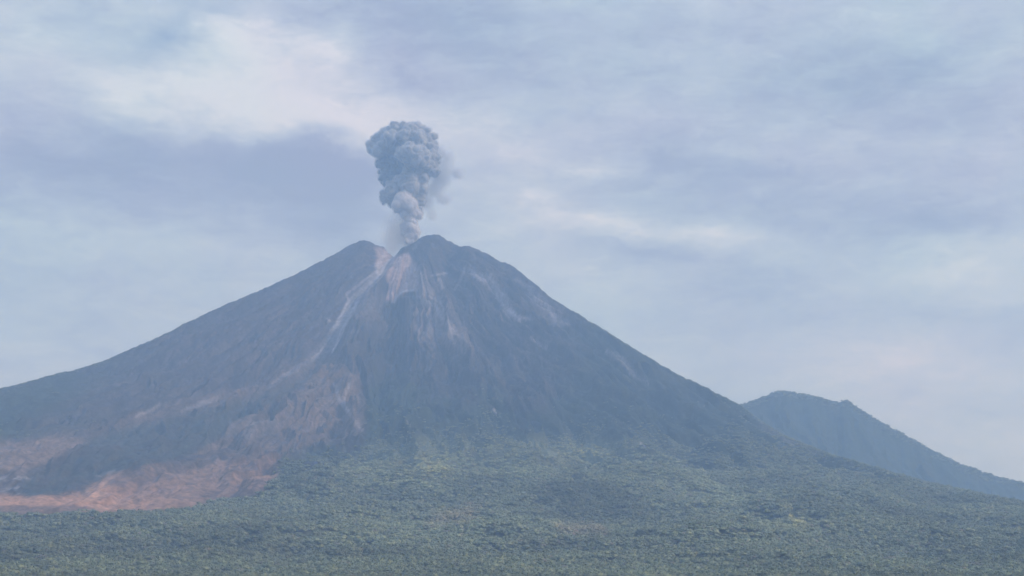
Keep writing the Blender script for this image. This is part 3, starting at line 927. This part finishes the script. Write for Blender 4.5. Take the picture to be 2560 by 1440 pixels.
SKIRT = [(560, 495, 34, 60), (610, 470, 60, 60), (640, 400, 80, 60), (660, 540, 85, 80), (620, 610, 52, 80), (640, 665, 42, 70), (700, 610, 60, 80),
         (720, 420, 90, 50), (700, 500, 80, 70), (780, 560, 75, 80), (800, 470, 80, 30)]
COL = [(860, 610, 85, 0), (950, 650, 70, 20), (780, 680, 78, 0), (700, 710, 55, 0), (625, 780, 46, 0), (610, 830, 34, 0), (670, 770, 60, 0),
       (680, 860, 34, 30), (860, 720, 80, -30), (950, 750, 62, 20), (930, 850, 55, 30), (960, 800, 45, 30), (930, 930, 40, 20)]
STM = [(790, 850, 92, -50), (845, 880, 80, -55), (750, 905, 55, -30), (885, 950, 52, -30), (810, 960, 60, -20), (930, 975, 42, -10), (850, 1010, 52, -20),
       (862, 1075, 66, 0), (885, 1130, 58, 0), (870, 1180, 52, 0), (850, 1225, 44, 0), (900, 1180, 36, 0), (800, 1090, 44, 10), (810, 1150, 44, 10)]


def conv(lst):
    return [(plume_pt(*q_(a, b), d), r * .26385 * MPP) for a, b, r, d in lst]




def puffs(name, lst, mat):
    me = None
    for u_, v_, ru, rv, d in lst:
        c = plume_pt(*q_(u_, v_), d)
        if me is None:
            o = mesh_obj(name, IV2, IF2, mat, ash); me = o.data
        else:
            o = bpy.data.objects.new(name, me); C.objects.link(o); o.parent = ash
        o.location = c - np.array(ash.location)
        k_ = .26385 * MPP * 1.35
        o.scale = (ru * k_, (ru + rv) * .5 * k_, rv * k_)


def veil_material(name, colour, dens):
    m = bpy.data.materials.new(name); m.use_nodes = True
    n = m.node_tree; n.nodes.clear()
    out = n.nodes.new('ShaderNodeOutputMaterial'); pv = n.nodes.new('ShaderNodeVolumePrincipled')
    pv.inputs['Color'].default_value = (*colour, 1); pv.inputs['Density'].default_value = dens
    n.links.new(pv.outputs[0], out.inputs['Volume'])
    return m


veil_grey = veil_material('ash_veil', (.74, .74, .76), .022)
veil_pale = veil_material('steam_veil', (.90, .88, .88), .024)
voxel('ash_skirt', conv(SKIRT), mat_ash_shade, 5.5, 4, (12, 6), 6, veil_grey)  # lower-left part, split off to carry the painted shade
voxel('ash_head', conv(HEAD), mat_ash, 5.5, 3, (13, 6), 9, veil_grey)
voxel('ash_column', conv(COL), mat_ash, 5.5, 5, (11, 5), 8, veil_grey)
voxel('steam_column', conv(STM), mat_steam, 5.0, 8, (5, 2), 4, veil_pale)
mat_wisp = smoke_volume('thin_ash', (.86, .87, .90), .026, .0055, .36, .40)
mat_dust = smoke_volume('falling_dust', (.90, .85, .78), .010, .010, .22, .45)
puffs('drifting_ash', [(1140, 380, 90, 90, 60), (1200, 520, 120, 140, 60), (1300, 580, 90, 80, 60), (1090, 740, 120, 110, 60),
                       (1020, 860, 90, 110, 60), (1170, 830, 110, 80, 60), (1230, 420, 90, 100, 60), (1150, 640, 120, 110, 60), (1060, 980, 80, 90, 60)], mat_wisp)
puffs('falling_dust', [(740, 1080, 150, 170, 30), (690, 1210, 130, 150, 10), (800, 1180, 120, 150, 40), (680, 1310, 90, 80, -20)], mat_dust)

# ------------------------------------------------------------------ haze
hz = bpy.data.materials.new('haze'); hz.use_nodes = True
n = hz.node_tree; n.nodes.clear()
out = n.nodes.new('ShaderNodeOutputMaterial'); pv = n.nodes.new('ShaderNodeVolumePrincipled')
pv.inputs['Color'].default_value = (.45, .68, 1.0, 1)
pv.inputs['Absorption Color'].default_value = (1, 1, 1, 1)
pv.inputs['Density'].default_value = 0.88e-4
pv.inputs['Anisotropy'].default_value = 0.0
n.links.new(pv.outputs[0], out.inputs['Volume'])
x0, x1, y0, y1, z0, z1 = -22300, 22300, -22300, 22300, float(min(Z.min(), HZ.min())) - 1.0, 3650
bv = np.array([(x, y, z) for z in (z0, z1) for y in (y0, y1) for x in (x0, x1)])
bf = np.array([(0, 2, 3, 1), (4, 5, 7, 6), (0, 1, 5, 4), (2, 6, 7, 3), (0, 4, 6, 2), (1, 3, 7, 5)])
haze = mesh_obj('haze', bv, bf, hz, smooth=False)
tag(haze, 'pale blue haze filling the air in front of the volcano', 'haze', kind='stuff')
